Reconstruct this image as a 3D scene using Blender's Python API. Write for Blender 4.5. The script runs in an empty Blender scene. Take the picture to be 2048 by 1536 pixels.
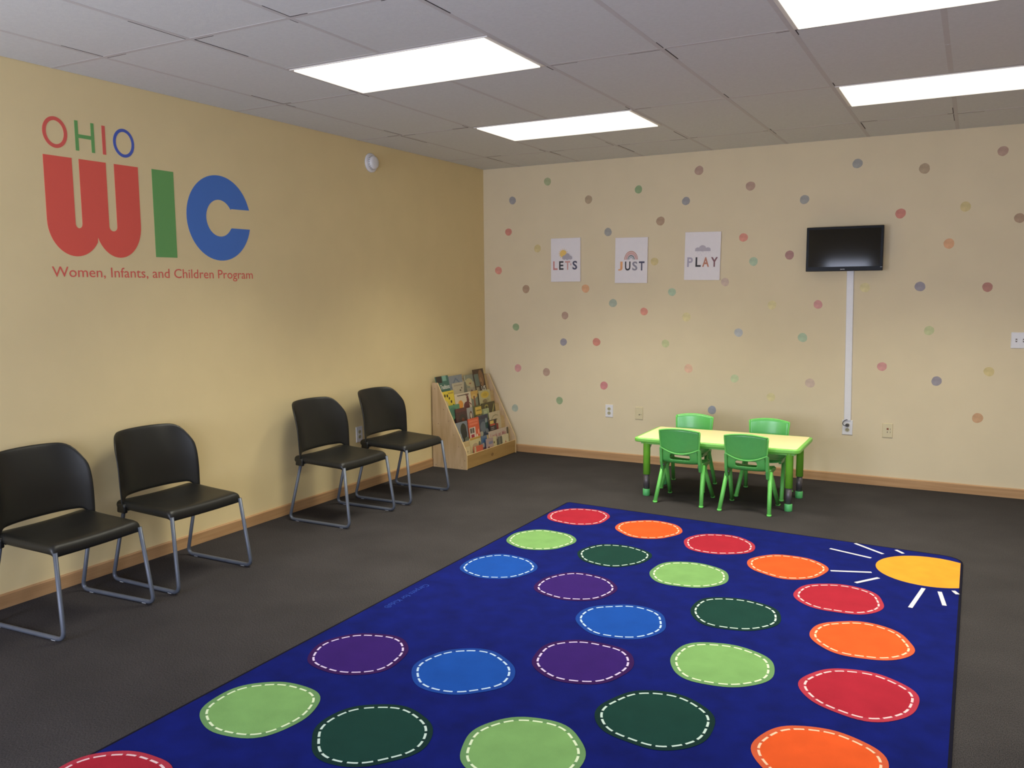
import bpy, bmesh, math, random
from mathutils import Vector, Matrix
random.seed(7)
S = bpy.context.scene
COL = S.collection
PI = math.pi

# ------------------------------------------------------------------ camera
YAW, PITCH, ROLL = -0.4981, -0.1106, -0.0078
cd = bpy.data.cameras.new('camera'); cam = bpy.data.objects.new('camera', cd); COL.objects.link(cam)
_f = Vector((math.sin(YAW)*math.cos(PITCH), math.cos(YAW)*math.cos(PITCH), math.sin(PITCH)))
_r = Vector((math.cos(YAW), -math.sin(YAW), 0)); _u = _r.cross(_f)
_r2 = _r*math.cos(ROLL) + _u*math.sin(ROLL); _u2 = -_r*math.sin(ROLL) + _u*math.cos(ROLL)
m = Matrix((( _r2.x, _u2.x, -_f.x, 4.2031), (_r2.y, _u2.y, -_f.y, -7.1827), (_r2.z, _u2.z, -_f.z, 1.5632), (0, 0, 0, 1)))
cam.matrix_world = m
cd.sensor_width = 36; cd.sensor_fit = 'HORIZONTAL'; cd.lens = 1698.99*36/2048; cd.clip_start = 0.05
S.camera = cam

# ------------------------------------------------------------------ view, world, light levels
S.view_settings.view_transform = 'Standard'
try: S.view_settings.look = 'None'
except Exception: pass
S.view_settings.exposure = 0.0
S.view_settings.gamma = 1.0
S.view_settings.use_curve_mapping = False
W = bpy.data.worlds.new('world'); S.world = W; W.use_nodes = True
W.node_tree.nodes['Background'].inputs[0].default_value = (0.62, 0.78, 1.0, 1)
W.node_tree.nodes['Background'].inputs[1].default_value = 1.0
PANEL_W = 25.0            # each troffer, watts
PANEL_COL = (1.0, 0.965, 0.79)
WINDOW_W = 90.0
WINDOW_COL = (0.74, 0.80, 1.0)
LENS_EMIT = 1.1

H = 2.706
XR, YB = 6.2, -8.3        # the room's right and rear walls, beyond the frame
GX0, GXP = 0.405, 0.6045  # ceiling grid
GY0, GYP = -0.655, 1.232

# daylight through the shop windows in the rear wall
for wx, ww in ((.75, 1.1), (2.30, .66), (4.15, 1.9)):
    ld = bpy.data.lights.new('window_daylight', 'AREA'); ld.shape = 'RECTANGLE'; ld.size = ww; ld.size_y = 1.36
    ld.energy = WINDOW_W*ww/2*(1.9 if wx < 1 else 1); ld.color = WINDOW_COL
    lo = bpy.data.objects.new('window_daylight', ld); COL.objects.link(lo)
    lo.location = (wx, YB+0.02, 1.31); lo.rotation_euler = (PI/2, 0, 0)
    lo.rotation_euler = Matrix.Rotation(PI/2, 3, 'X').to_euler()

# ------------------------------------------------------------------ materials
def lin(c):
    c = c/255.0
    return c/12.92 if c <= 0.04045 else ((c+0.055)/1.055)**2.4
def rgb(t): return (lin(t[0]), lin(t[1]), lin(t[2]), 1)
MATS = {}
def mat(name, col, rough=0.6, metal=0.0, var=0.05, scale=30, bump=0.0, bscale=200, spec=0.5, stretch=None, emit=None, coat=0):
    if name in MATS: return MATS[name]
    M = bpy.data.materials.new(name); M.use_nodes = True; nt = M.node_tree; N = nt.nodes; Lk = nt.links
    b = N['Principled BSDF']; b.inputs['Roughness'].default_value = rough; b.inputs['Metallic'].default_value = metal
    b.inputs['Specular IOR Level'].default_value = spec
    if coat: b.inputs['Coat Weight'].default_value = coat; b.inputs['Coat Roughness'].default_value = .15
    tc = N.new('ShaderNodeTexCoord'); mp = N.new('ShaderNodeMapping'); Lk.new(tc.outputs['Object'], mp.inputs[0])
    if stretch: mp.inputs['Scale'].default_value = stretch
    c = rgb(col)
    n = N.new('ShaderNodeTexNoise'); n.inputs['Scale'].default_value = scale; n.inputs['Detail'].default_value = 4
    Lk.new(mp.outputs[0], n.inputs['Vector'])
    r = N.new('ShaderNodeMapRange'); r.inputs[1].default_value = 0.3; r.inputs[2].default_value = 0.7
    r.inputs[3].default_value = 1-var; r.inputs[4].default_value = 1+var
    Lk.new(n.outputs[0], r.inputs[0])
    mx = N.new('ShaderNodeVectorMath'); mx.operation = 'SCALE'; mx.inputs[0].default_value = c[:3]; Lk.new(r.outputs[0], mx.inputs['Scale'])
    Lk.new(mx.outputs[0], b.inputs['Base Color'])
    if bump:
        n2 = N.new('ShaderNodeTexNoise'); n2.inputs['Scale'].default_value = bscale; n2.inputs['Detail'].default_value = 3
        Lk.new(mp.outputs[0], n2.inputs['Vector'])
        bp = N.new('ShaderNodeBump'); bp.inputs['Strength'].default_value = bump; bp.inputs['Distance'].default_value = 0.002
        Lk.new(n2.outputs[0], bp.inputs['Height']); Lk.new(bp.outputs[0], b.inputs['Normal'])
    if emit:
        b.inputs['Emission Color'].default_value = rgb(emit[0]); b.inputs['Emission Strength'].default_value = emit[1]
    MATS[name] = M; return M

def carpet_mat():
    M = bpy.data.materials.new('charcoal_loop_carpet'); M.use_nodes = True; nt = M.node_tree; N = nt.nodes; Lk = nt.links
    b = N['Principled BSDF']; b.inputs['Roughness'].default_value = 0.95; b.inputs['Specular IOR Level'].default_value = 0.1
    tc = N.new('ShaderNodeTexCoord')
    n1 = N.new('ShaderNodeTexNoise'); n1.inputs['Scale'].default_value = 300; n1.inputs['Detail'].default_value = 5; n1.inputs['Roughness'].default_value = .7
    mp = N.new('ShaderNodeMapping'); mp.inputs['Scale'].default_value = (1, .45, 1)
    Lk.new(tc.outputs['Object'], mp.inputs[0]); Lk.new(mp.outputs[0], n1.inputs['Vector'])
    n2 = N.new('ShaderNodeTexNoise'); n2.inputs['Scale'].default_value = 3; Lk.new(tc.outputs['Object'], n2.inputs['Vector'])
    cr = N.new('ShaderNodeValToRGB'); e = cr.color_ramp.elements
    e[0].position = .34; e[0].color = rgb((36, 34, 35)); e[1].position = .68; e[1].color = rgb((74, 70, 70))
    Lk.new(n1.outputs[0], cr.inputs[0])
    mr = N.new('ShaderNodeMapRange'); mr.inputs[1].default_value = .3; mr.inputs[2].default_value = .7; mr.inputs[3].default_value = .9; mr.inputs[4].default_value = 1.1
    Lk.new(n2.outputs[0], mr.inputs[0])
    vm = N.new('ShaderNodeVectorMath'); vm.operation = 'SCALE'; Lk.new(cr.outputs[0], vm.inputs[0]); Lk.new(mr.outputs[0], vm.inputs['Scale'])
    Lk.new(vm.outputs[0], b.inputs['Base Color'])
    bp = N.new('ShaderNodeBump'); bp.inputs['Strength'].default_value = .5; bp.inputs['Distance'].default_value = .0018
    Lk.new(n1.outputs[0], bp.inputs['Height']); Lk.new(bp.outputs[0], b.inputs['Normal'])
    return M

def wood_mat(name, c1, c2, rough=.5, scale=(1, 14, 14), sp=0.35, knots=False):
    M = bpy.data.materials.new(name); M.use_nodes = True; nt = M.node_tree; N = nt.nodes; Lk = nt.links
    b = N['Principled BSDF']; b.inputs['Roughness'].default_value = rough; b.inputs['Specular IOR Level'].default_value = sp
    tc = N.new('ShaderNodeTexCoord'); mp = N.new('ShaderNodeMapping'); mp.inputs['Scale'].default_value = scale
    Lk.new(tc.outputs['Object'], mp.inputs[0])
    n = N.new('ShaderNodeTexNoise'); n.inputs['Scale'].default_value = 3; n.inputs['Detail'].default_value = 6; n.inputs['Distortion'].default_value = .6
    Lk.new(mp.outputs[0], n.inputs['Vector'])
    cr = N.new('ShaderNodeValToRGB'); e = cr.color_ramp.elements
    e[0].position = .3; e[0].color = rgb(c1); e[1].position = .7; e[1].color = rgb(c2)
    Lk.new(n.outputs[0], cr.inputs[0]); Lk.new(cr.outputs[0], b.inputs['Base Color'])
    return M

M_carpet = carpet_mat()
M_wallL = mat('golden_beige_wall_paint', (230, 209, 158), .75, var=.02, scale=4, bump=.12, bscale=260, spec=.25)
M_wallB = mat('beige_wall_paint', (224, 208, 174), .75, var=.02, scale=4, bump=.12, bscale=260, spec=.25)
M_tile = mat('ceiling_tile', (216, 217, 217), .9, var=.03, scale=60, bump=.25, bscale=160, spec=.1)
M_bar = mat('ceiling_bar', (202, 199, 199), .7, var=.02)
M_gap = mat('ceiling_gap_shadow_line', (52, 44, 46), .9, var=.02)
M_base = wood_mat('maple_baseboard', (172, 132, 90), (192, 152, 108), .5, (.6, .6, 14))
M_ply = wood_mat('birch_plywood', (186, 158, 120), (206, 180, 144), .5, (10, 10, 1.2))
M_plyin = wood_mat('birch_shelf_panel', (188, 160, 112), (206, 180, 132), .5, (3, .6, 6))
M_plyfront = wood_mat('birch_front_board', (166, 130, 76), (182, 146, 90), .5, (3, .6, 6))
M_plyedge = mat('pale_plywood_edge', (226, 198, 146), .5, var=.04)
M_screw = mat('dark_screw_hole', (110, 92, 80), .6)
M_black = mat('black_polypropylene', (20, 20, 18), .42, var=.08, bump=.15, bscale=500, spec=.45)
M_frame = mat('grey_painted_steel', (92, 98, 110), .45, metal=.3, var=.04)
M_glide = mat('white_glide', (190, 192, 196), .5)
M_kgreen = mat('green_plastic', (92, 186, 92), .38, var=.03, bump=.05, bscale=300, coat=.2)
M_kgreend = mat('green_backrest_plastic', (82, 176, 86), .35, var=.03, coat=.3)
M_kgreenL = mat('green_leg_plastic', (112, 206, 98), .4, var=.03)
M_tleg = mat('lime_green_table_leg', (128, 204, 62), .4, var=.03)
M_tcap = mat('green_leg_cap', (86, 178, 104), .45, var=.03)
M_ttop = mat('pale_yellow_laminate', (252, 236, 178), .4, var=.01, scale=6)
M_tedge = mat('green_table_edge', (124, 200, 84), .4, var=.02)
M_tgrey = mat('grey_leg_sleeve', (98, 94, 98), .4, metal=.4, var=.03)
M_wire = mat('silver_brace', (170, 170, 160), .35, metal=.7)
M_white = mat('white_plastic', (228, 226, 226), .4, var=.015)
M_ivory = mat('ivory_plastic', (216, 202, 162), .45, var=.015)
M_ivoryd = mat('ivory_socket_face', (186, 178, 140), .5, var=.02)
M_dark = mat('dark_slot', (50, 44, 40), .6)
M_tvb = mat('glossy_black_bezel', (12, 11, 11), .3, var=.02, spec=.12)
M_tvs = mat('dark_screen', (14, 14, 14), .07, var=.01, spec=.4)
M_tvback = mat('black_tv_back', (22, 22, 22), .5)
M_silver = mat('silver_letters', (205, 205, 205), .3)
M_canvas = mat('white_canvas', (236, 230, 230), .85, var=.01, bump=.1, bscale=600, spec=.2)
M_lens = mat('lit_prismatic_lens', (250, 248, 240), .5, emit=((255, 249, 232), LENS_EMIT))
M_lframe = mat('white_troffer_frame', (226, 222, 216), .5, var=.01)
M_page = mat('book_pages', (226, 218, 200), .8, var=.03)

# ------------------------------------------------------------------ mesh helpers
def tag(o, label=None, cat=None, group=None, kind=None):
    if label: o['label'] = label
    if cat: o['category'] = cat
    if group: o['group'] = group
    if kind: o['kind'] = kind
    return o
def link(name, bm, mats, parent=None, smooth=False, norm=True):
    if norm: bmesh.ops.recalc_face_normals(bm, faces=bm.faces)
    me = bpy.data.meshes.new(name); bm.to_mesh(me); bm.free()
    for mm in (mats if isinstance(mats, (list, tuple)) else [mats]): me.materials.append(mm)
    if smooth:
        for p in me.polygons: p.use_smooth = True
    o = bpy.data.objects.new(name, me); COL.objects.link(o)
    if parent: o.parent = parent
    return o
def empty(name, loc=(0, 0, 0), rz=0):
    o = bpy.data.objects.new(name, None); COL.objects.link(o); o.location = loc; o.rotation_euler = (0, 0, rz)
    o.empty_display_size = .1; return o
def box(bm, x0, x1, y0, y1, z0, z1, mi=0):
    vs = [bm.verts.new((x, y, z)) for z in (z0, z1) for x, y in ((x0, y0), (x1, y0), (x1, y1), (x0, y1))]
    fs = []
    for q in ((3, 2, 1, 0), (4, 5, 6, 7), (0, 1, 5, 4), (1, 2, 6, 5), (2, 3, 7, 6), (3, 0, 4, 7)):
        f = bm.faces.new([vs[i] for i in q]); f.material_index = mi; fs.append(f)
    return vs
def prism(bm, pts, axis, a, b, mi=0):
    def P(u, v, w):
        return {'x': (w, u, v), 'y': (u, w, v), 'z': (u, v, w)}[axis]
    A = [bm.verts.new(P(u, v, a)) for u, v in pts]; B = [bm.verts.new(P(u, v, b)) for u, v in pts]
    f = bm.faces.new(A[::-1]); f.material_index = mi; f = bm.faces.new(B); f.material_index = mi
    n = len(pts)
    for i in range(n):
        f = bm.faces.new((A[i], A[(i+1) % n], B[(i+1) % n], B[i])); f.material_index = mi
    return A+B
def tube(bm, pts, r, n=12, mi=0, caps=True):
    pts = [Vector(p) for p in pts]
    rs = r if isinstance(r, (list, tuple)) else [r]*len(pts)
    rings = []; up = None
    for i, p in enumerate(pts):
        d = (pts[min(i+1, len(pts)-1)] - pts[max(i-1, 0)]).normalized()
        if up is None:
            up = Vector((0, 0, 1)) if abs(d.z) < .9 else Vector((1, 0, 0))
        a = d.cross(up).normalized(); up = a.cross(d).normalized()
        rings.append([bm.verts.new(p + (a*math.cos(2*PI*k/n) + up*math.sin(2*PI*k/n))*rs[i]) for k in range(n)])
    for A, B in zip(rings, rings[1:]):
        for k in range(n):
            f = bm.faces.new((A[k], A[(k+1) % n], B[(k+1) % n], B[k])); f.material_index = mi; f.smooth = True
    if caps:
        f = bm.faces.new(rings[0][::-1]); f.material_index = mi; f = bm.faces.new(rings[-1]); f.material_index = mi
def fillet(pts, rad, seg=6):
    out = [Vector(pts[0])]
    for i in range(1, len(pts)-1):
        p = Vector(pts[i]); a = (Vector(pts[i-1])-p); b = (Vector(pts[i+1])-p)
        ra = min(rad, a.length*.48, b.length*.48); A = p+a.normalized()*ra; B = p+b.normalized()*ra
        for k in range(seg+1):
            t = k/seg; out.append((1-t)**2*A + 2*t*(1-t)*p + t*t*B)
    out.append(Vector(pts[-1])); return out
def lathe(bm, prof, n=32, center=(0, 0, 0), mi=0):
    cx, cy, cz = center; rings = []
    for r, z in prof: rings.append([bm.verts.new((cx+r*math.cos(2*PI*k/n), cy+r*math.sin(2*PI*k/n), cz+z)) for k in range(n)])
    for A, B in zip(rings, rings[1:]):
        for k in range(n):
            f = bm.faces.new((A[k], A[(k+1) % n], B[(k+1) % n], B[k])); f.material_index = mi; f.smooth = True
    bm.faces.new(rings[0][::-1]).material_index = mi; bm.faces.new(rings[-1]).material_index = mi
def rrect(x0, x1, y0, y1, r, n=5):
    out = []
    for cx, cy, a0 in ((x1-r, y1-r, 0), (x0+r, y1-r, 90), (x0+r, y0+r, 180), (x1-r, y0+r, 270)):
        for k in range(n+1):
            a = math.radians(a0+90*k/n); out.append((cx+r*math.cos(a), cy+r*math.sin(a)))
    return out
def ell(cx, cy, rx, ry, n=32, a0=0, a1=360):
    full = abs(a1-a0) >= 360
    return [(cx+rx*math.cos(math.radians(a0+(a1-a0)*k/(n if full else n-1))), cy+ry*math.sin(math.radians(a0+(a1-a0)*k/(n if full else n-1)))) for k in range(n)]
def bevel(o, w=.003, seg=2):
    md = o.modifiers.new('bevel', 'BEVEL'); md.width = w; md.segments = seg; md.limit_method = 'ANGLE'; md.angle_limit = math.radians(40)
    return o

class Art:
    """flat shapes on a plane: P = o + u*U + v*V + w*N, each layer a hair above the last"""
    def __init__(s, bm, o, U, V, step=.00025):
        s.bm = bm; s.o = Vector(o); s.U = Vector(U); s.V = Vector(V); s.N = s.U.cross(s.V).normalized(); s.step = step; s.k = 1; s.mats = []
    def mi(s, m):
        if m not in s.mats: s.mats.append(m)
        return s.mats.index(m)
    def P(s, u, v, w=0): return s.o + s.U*u + s.V*v + s.N*(s.k*s.step+w)
    def poly(s, pts, m, th=0):
        if th:
            A = [s.bm.verts.new(s.P(u, v)) for u, v in pts]; B = [s.bm.verts.new(s.P(u, v, -th)) for u, v in pts]
            s.bm.faces.new(A).material_index = s.mi(m); s.bm.faces.new(B[::-1]).material_index = s.mi(m); n = len(pts)
            for i in range(n): s.bm.faces.new((A[i], B[i], B[(i+1) % n], A[(i+1) % n])).material_index = s.mi(m)
        else:
            f = s.bm.faces.new([s.bm.verts.new(s.P(u, v)) for u, v in pts]); f.material_index = s.mi(m)
        s.k += 1
    def strip(s, path, w, m, closed=False, keep=False):
        n = len(path); L_ = []; R_ = []
        for i in range(n):
            a = path[(i-1) % n] if closed or i else path[0]; b = path[(i+1) % n] if closed or i < n-1 else path[-1]
            dx, dy = b[0]-a[0], b[1]-a[1]; l = math.hypot(dx, dy) or 1; nx, ny = -dy/l*w/2, dx/l*w/2
            L_.append(s.bm.verts.new(s.P(path[i][0]+nx, path[i][1]+ny))); R_.append(s.bm.verts.new(s.P(path[i][0]-nx, path[i][1]-ny)))
        for i in range(n if closed else n-1):
            j = (i+1) % n; f = s.bm.faces.new((R_[i], R_[j], L_[j], L_[i])); f.material_index = s.mi(m)
        if not keep: s.k += 1
    def text(s, txt, u, v, size, m, width=None, align='LEFT', bold=0, height=None):
        cu = bpy.data.curves.new('t', 'FONT'); cu.body = txt; cu.size = 1; cu.resolution_u = 3; cu.offset = bold
        ob = bpy.data.objects.new('t', cu); me = bpy.data.meshes.new_from_object(ob)
        xs = [p.co.x for p in me.vertices]; ys = [p.co.y for p in me.vertices]
        if not xs: return
        x0, x1 = min(xs), max(xs); y0, y1 = (min(ys), max(ys))
        sx = width/(x1-x0) if width else size; sy = size if not height else height/(y1-y0)
        off = {'LEFT': 0, 'CENTER': -(x1-x0)/2, 'RIGHT': -(x1-x0)}[align]
        vs = [s.bm.verts.new(s.P(u+(p.co.x-x0+off)*sx, v+(p.co.y-(y0 if height else 0))*sy)) for p in me.vertices]
        for p in me.polygons:
            try: s.bm.faces.new([vs[i] for i in p.vertices]).material_index = s.mi(m)
            except ValueError: pass
        bpy.data.objects.remove(ob); bpy.data.meshes.remove(me); s.k += 1

def copy_tree(o, parent=None):
    c = o.copy(); COL.objects.link(c)
    if parent: c.parent = parent
    for ch in list(o.children): copy_tree(ch, c)
    return c

# ------------------------------------------------------------------ room shell
bm = bmesh.new(); box(bm, 0, XR, YB, 0, -.1, 0); tag(link('floor', bm, M_carpet), kind='structure')
bm = bmesh.new(); box(bm, -.12, 0, YB-.12, .12, -.1, H+.15); tag(link('wall_left', bm, M_wallL), kind='structure')
bm = bmesh.new(); box(bm, 0, XR, 0, .12, -.1, H+.15); tag(link('wall_back', bm, M_wallB), kind='structure')
bm = bmesh.new(); box(bm, XR, XR+.12, YB-.12, .12, -.1, H+.15); tag(link('wall_right', bm, M_wallB), kind='structure')
WINS = [(.15, 1.35), (1.92, 2.68), (3.10, 5.20)]
bm = bmesh.new()
box(bm, 0, XR, YB-.12, YB, -.1, .62); box(bm, 0, XR, YB-.12, YB, 2.01, H+.15)
for a, b_ in ((0, .15), (1.35, 1.92), (2.68, 3.10), (5.20, XR)): box(bm, a, b_, YB-.12, YB, .62, 2.01)
tag(link('wall_front', bm, M_wallB), kind='structure')
M_glass = mat('window_glass', (235, 245, 250), .05); M_glass.node_tree.nodes['Principled BSDF'].inputs['Transmission Weight'].default_value = 1
for i, (a, b_) in enumerate(WINS):
    bm = bmesh.new(); y0, y1 = YB-.09, YB-.03
    box(bm, a, b_, y0, y1, .62, .68); box(bm, a, b_, y0, y1, 1.95, 2.01); box(bm, a, a+.05, y0, y1, .68, 1.95); box(bm, b_-.05, b_, y0, y1, .68, 1.95)
    w = tag(link('window_%d' % (i+1), bm, M_white), kind='structure')
    bm = bmesh.new(); box(bm, a+.05, b_-.05, YB-.065, YB-.058, .68, 1.95); link('pane', bm, M_glass, w)
bm = bmesh.new(); prism(bm, [(0, 0), (.012, 0), (.012, .066), (.006, .073), (0, .073)], 'y', YB, 0); tag(link('baseboard_left', bm, M_base), kind='structure')
bm = bmesh.new(); prism(bm, [(0, 0), (-.012, 0), (-.012, .066), (-.006, .073), (0, .073)], 'x', .012, XR); tag(link('baseboard_back', bm, M_base), kind='structure')

# ceiling: tiles laid in a bar grid, with the troffers let in
LROWS = [(GY0-GYP, GY0-GYP/2), (GY0-2.5*GYP, GY0-2*GYP)]   # y0<y1
LCOLS = [1, 5]
def lit(i, ya, yb):
    return any(c <= i < c+2 for c in LCOLS) and any(y0-.01 < (ya+yb)/2 < y1+.01 for y0, y1 in LROWS)
bm = bmesh.new()
xs = [0]+[GX0+GXP*k for k in range(0, 10)]+[XR]
ys = [0]
y = GY0
while y > YB: ys.append(y); y -= GYP
ys.append(YB)
rnd = random.Random(3)
for ii in range(len(xs)-1):
    i = ii-1
    for jj in range(len(ys)-1):
        yb, ya = ys[jj], ys[jj+1]
        spans = [(ya, yb)]
        if yb-ya > 1.0:
            mid = (ya+yb)/2; a1 = lit(i, ya, mid); a2 = lit(i, mid, yb)
            spans = ([] if a1 else [(ya, mid)]) + ([] if a2 else [(mid, yb)])
            if not a1 and not a2: spans = [(ya, yb)]
        for (a, b_) in spans:
            g = .003; dz = rnd.uniform(0, .0010)
            vs = box(bm, xs[ii]+g, xs[ii+1]-g, a+g, b_-g, H+.0002+dz*.3, H+.016)
            for v in vs[:4]: v.co.z += rnd.uniform(-.0002, .0003)
box(bm, -.0, XR, YB, 0, H+.03, H+.05, 2)
B = .012
for x in xs[1:-1]:
    for jj in range(len(ys)-1):
        segs = [(ys[jj+1], ys[jj])]
        # skip bar through the middle of a troffer
        i = round((x-GX0)/GXP)
        if any(i == c+1 for c in LCOLS) and ys[jj]-ys[jj+1] > 1:
            mid = (ys[jj]+ys[jj+1])/2
            segs = [s_ for s_ in ((ys[jj+1], mid), (mid, ys[jj])) if not any(y0-.01 < (s_[0]+s_[1])/2 < y1+.01 for y0, y1 in LROWS)]
        for a, b_ in segs: box(bm, x-B, x+B, a+.004, b_-.004, H-.0001, H+.012, 1)
for y in ys[1:-1]: box(bm, 0, XR, y-B, y+B, H-.0002, H+.012, 1)
for c in LCOLS:
    for y0, y1 in LROWS:
        for y in (y0, y1): box(bm, GX0+GXP*c, GX0+GXP*(c+2), y-B, y+B, H-.0003, H+.012, 1)
# dark slits where bars and tiles do not quite meet, around the crossings
for xi, x in enumerate(xs[1:-1]):
    for y in ys[1:-1]:
        for sgn in (-1, 1):
            if (xi-0) in (2, 6, 10) and any(y0-.1 < y < y1+.1 for y0, y1 in LROWS): continue
            if rnd.random() < .75:
                l = rnd.uniform(.05, .38); w = rnd.uniform(.003, .006); s_ = rnd.choice((-1, 1))
                xx = x+s_*(B+w/2)
                if any(xx > GX0+GXP*c-.02 and xx < GX0+GXP*(c+2)+.02 and any(y0-.4 < y < y1+.4 for y0, y1 in LROWS) for c in LCOLS): l = min(l, .08)
                box(bm, xx-w/2, xx+w/2, min(y+sgn*.012, y+sgn*(.012+l)), max(y+sgn*.012, y+sgn*(.012+l)), H-.0006, H+.0004, 2)
            if rnd.random() < .7:
                l = rnd.uniform(.03, .16); w = rnd.uniform(.003, .006); s_ = rnd.choice((-1, 1))
                yy = y+s_*(B+w/2); box(bm, min(x+sgn*.012, x+sgn*(.012+l)), max(x+sgn*.012, x+sgn*(.012+l)), yy-w/2, yy+w/2, H-.0006, H+.0004, 2)
tag(link('ceiling', bm, [M_tile, M_bar, M_gap]), kind='structure')
bm = bmesh.new(); box(bm, 0, XR, YB, 0, H+.06, H+.14); tag(link('trim_1', bm, M_gap), kind='structure')

def troffer(c, y0, y1, label):
    x0, x1 = GX0+GXP*c, GX0+GXP*(c+2); cx, cy = (x0+x1)/2, (y0+y1)/2
    t = empty('ceiling_light', (cx, cy, H)); tag(t, label, 'ceiling light', 'fluorescent troffers in the ceiling grid')
    hx, hy = (x1-x0)/2-B, (y1-y0)/2-B; ix, iy = hx-.022, hy-.012
    bm = bmesh.new()
    box(bm, -hx, hx, -hy, -iy, -.004, .02); box(bm, -hx, hx, iy, hy, -.004, .02); box(bm, -hx, -ix, -iy, iy, -.004, .02); box(bm, ix, hx, -iy, iy, -.004, .02)
    link('frame', bm, M_lframe, t)
    bm = bmesh.new(); box(bm, -ix, ix, -iy, iy, -.010, .012); link('diffuser', bm, M_lens, t)
    ld = bpy.data.lights.new('troffer_light', 'AREA'); ld.shape = 'RECTANGLE'; ld.size = 2*ix; ld.size_y = 2*iy
    ld.energy = PANEL_W; ld.color = PANEL_COL; ld.spread = math.radians(102)
    lo = bpy.data.objects.new('troffer_light', ld); COL.objects.link(lo); lo.parent = t; lo.location = (0, 0, -.0115)
names = {(1, 0): 'long lit ceiling panel nearest the dotted wall, left of the two there',
         (1, 1): 'large lit ceiling panel nearest the left logo wall, closer to the camera',
         (5, 0): 'lit ceiling panel above and right of the television, cut by the right edge',
         (5, 1): 'lit ceiling panel cut by the top edge, upper right corner'}
for c in LCOLS:
    for k, (y0, y1) in enumerate(LROWS):
        troffer(c, y0, y1, names.get((c, k), 'lit ceiling panel outside the picture in the same grid'))

# ------------------------------------------------------------------ wall logo
DX = .0012
RED = mat('logo_red_vinyl', (232, 94, 78), .6, var=.02, scale=3); GRN = mat('logo_green_vinyl', (106, 166, 92), .6, var=.02, scale=3)
BLU = mat('logo_blue_vinyl', (72, 120, 200), .6, var=.02, scale=3)
RED2 = mat('logo_light_red_vinyl', (226, 98, 86), .6, var=.02, scale=3); BLU2 = mat('logo_slate_blue_vinyl', (76, 98, 184), .6, var=.02, scale=3)
logo = empty('wall_logo', (0, -3.73, 1.63)); tag(logo, 'red, green and blue vinyl logo lettering high on the left wall above the black chairs', 'wall logo')
def glyph(name, pts_list, m, label=None):
    bm = bmesh.new()
    for outer in pts_list:
        A = [bm.verts.new((DX, y+3.73, z-1.63)) for y, z in outer]; Bv = [bm.verts.new((.0002, y+3.73, z-1.63)) for y, z in outer]
        bm.faces.new(A); bm.faces.new(Bv[::-1]); n = len(outer)
        for i in range(n): bm.faces.new((A[i], Bv[i], Bv[(i+1) % n], A[(i+1) % n]))
    o = link(name, bm, m, logo)
    if label: o['label'] = label
    return o
def ring(cx, cz, rx, rz, w, m, name):
    bm = bmesh.new(); n = 48; o = ell(cx, cz, rx, rz, n); i_ = ell(cx, cz, rx-w, rz-w, n)
    lay = []
    for d in (DX, .0002): lay.append(([bm.verts.new((d, y+3.73, z-1.63)) for y, z in o], [bm.verts.new((d, y+3.73, z-1.63)) for y, z in i_]))
    for k in range(n):
        j = (k+1) % n; (a, b_), (c, d_) = lay
        for q in ((a[k], a[j], b_[j], b_[k]), (c[j], c[k], d_[k], d_[j]), (a[k], c[k], c[j], a[j]), (b_[j], d_[j], d_[k], b_[k])): bm.faces.new(q)
    link(name, bm, m, logo)['label'] = {'a': 'red outlined letter O', 'b': 'blue outlined letter O'}['a' if m is RED2 else 'b']
T_, B_ = 2.268, 1.757
Wp = [(-4.432, T_), (-4.432, 1.94)]
Wp += [(y, z) for y, z in ell(-4.277, 1.94, .155, .183, 22, 180, 325)]
Wp += [(y, z) for y, z in ell(-4.016, 1.94, .145, .183, 22, 205, 360)]
Wp += [(-3.871, T_), (-4.024, T_)]
Wp += [(y, z) for y, z in ell(-4.049, 1.925, .025, .025, 10, 360, 180)]
Wp += [(-4.074, T_), (-4.234, T_)]
Wp += [(y, z) for y, z in ell(-4.254, 1.93, .02, .025, 10, 360, 180)]
Wp += [(-4.274, T_)]
glyph('letter', [Wp], RED, 'large solid red letter W')
glyph('letter', [[(-3.779, 1.768), (-3.628, 1.768), (-3.628, 2.27), (-3.779, 2.27)]], GRN, 'large solid green letter I')
Cp = ell(-3.288, 2.024, .257, .264, 60, 15, 347) + [(-3.19, 1.967)] + ell(-3.288, 2.024, .107, .114, 30, 328, 31) + [(-3.19, 2.088)]
Cp = [p for p in Cp]
Cp[0] = (-3.037, 2.09); Cp[59] = (-3.037, 1.967)
glyph('letter', [Cp], BLU, 'large solid blue letter C')
ring(-4.358, 2.387, .068, .079, .019, RED2, 'letter')
glyph('letter', [[(-4.246, 2.311), (-4.227, 2.311), (-4.227, 2.466), (-4.246, 2.466)], [(-4.153, 2.311), (-4.134, 2.311), (-4.134, 2.466), (-4.153, 2.466)], [(-4.227, 2.378), (-4.153, 2.378), (-4.153, 2.397), (-4.227, 2.397)]], GRN, 'thin green letter H')
glyph('letter', [[(-4.087, 2.311), (-4.067, 2.311), (-4.067, 2.464), (-4.087, 2.464)]], RED2, 'thin red letter I')
ring(-3.953, 2.389, .067, .078, .017, BLU2, 'letter')
def text_w(t):
    cu = bpy.data.curves.new('t', 'FONT'); cu.body = t; cu.size = 1; ob = bpy.data.objects.new('t', cu); me = bpy.data.meshes.new_from_object(ob)
    w_ = [p.co.x for p in me.vertices]; bpy.data.objects.remove(ob); bpy.data.meshes.remove(me); return min(w_), max(w_)
line = 'Women, Infants, and Children Program'; L0, L1 = text_w(line); k_ = 1.394/(L1-L0)
pre = ''
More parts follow.
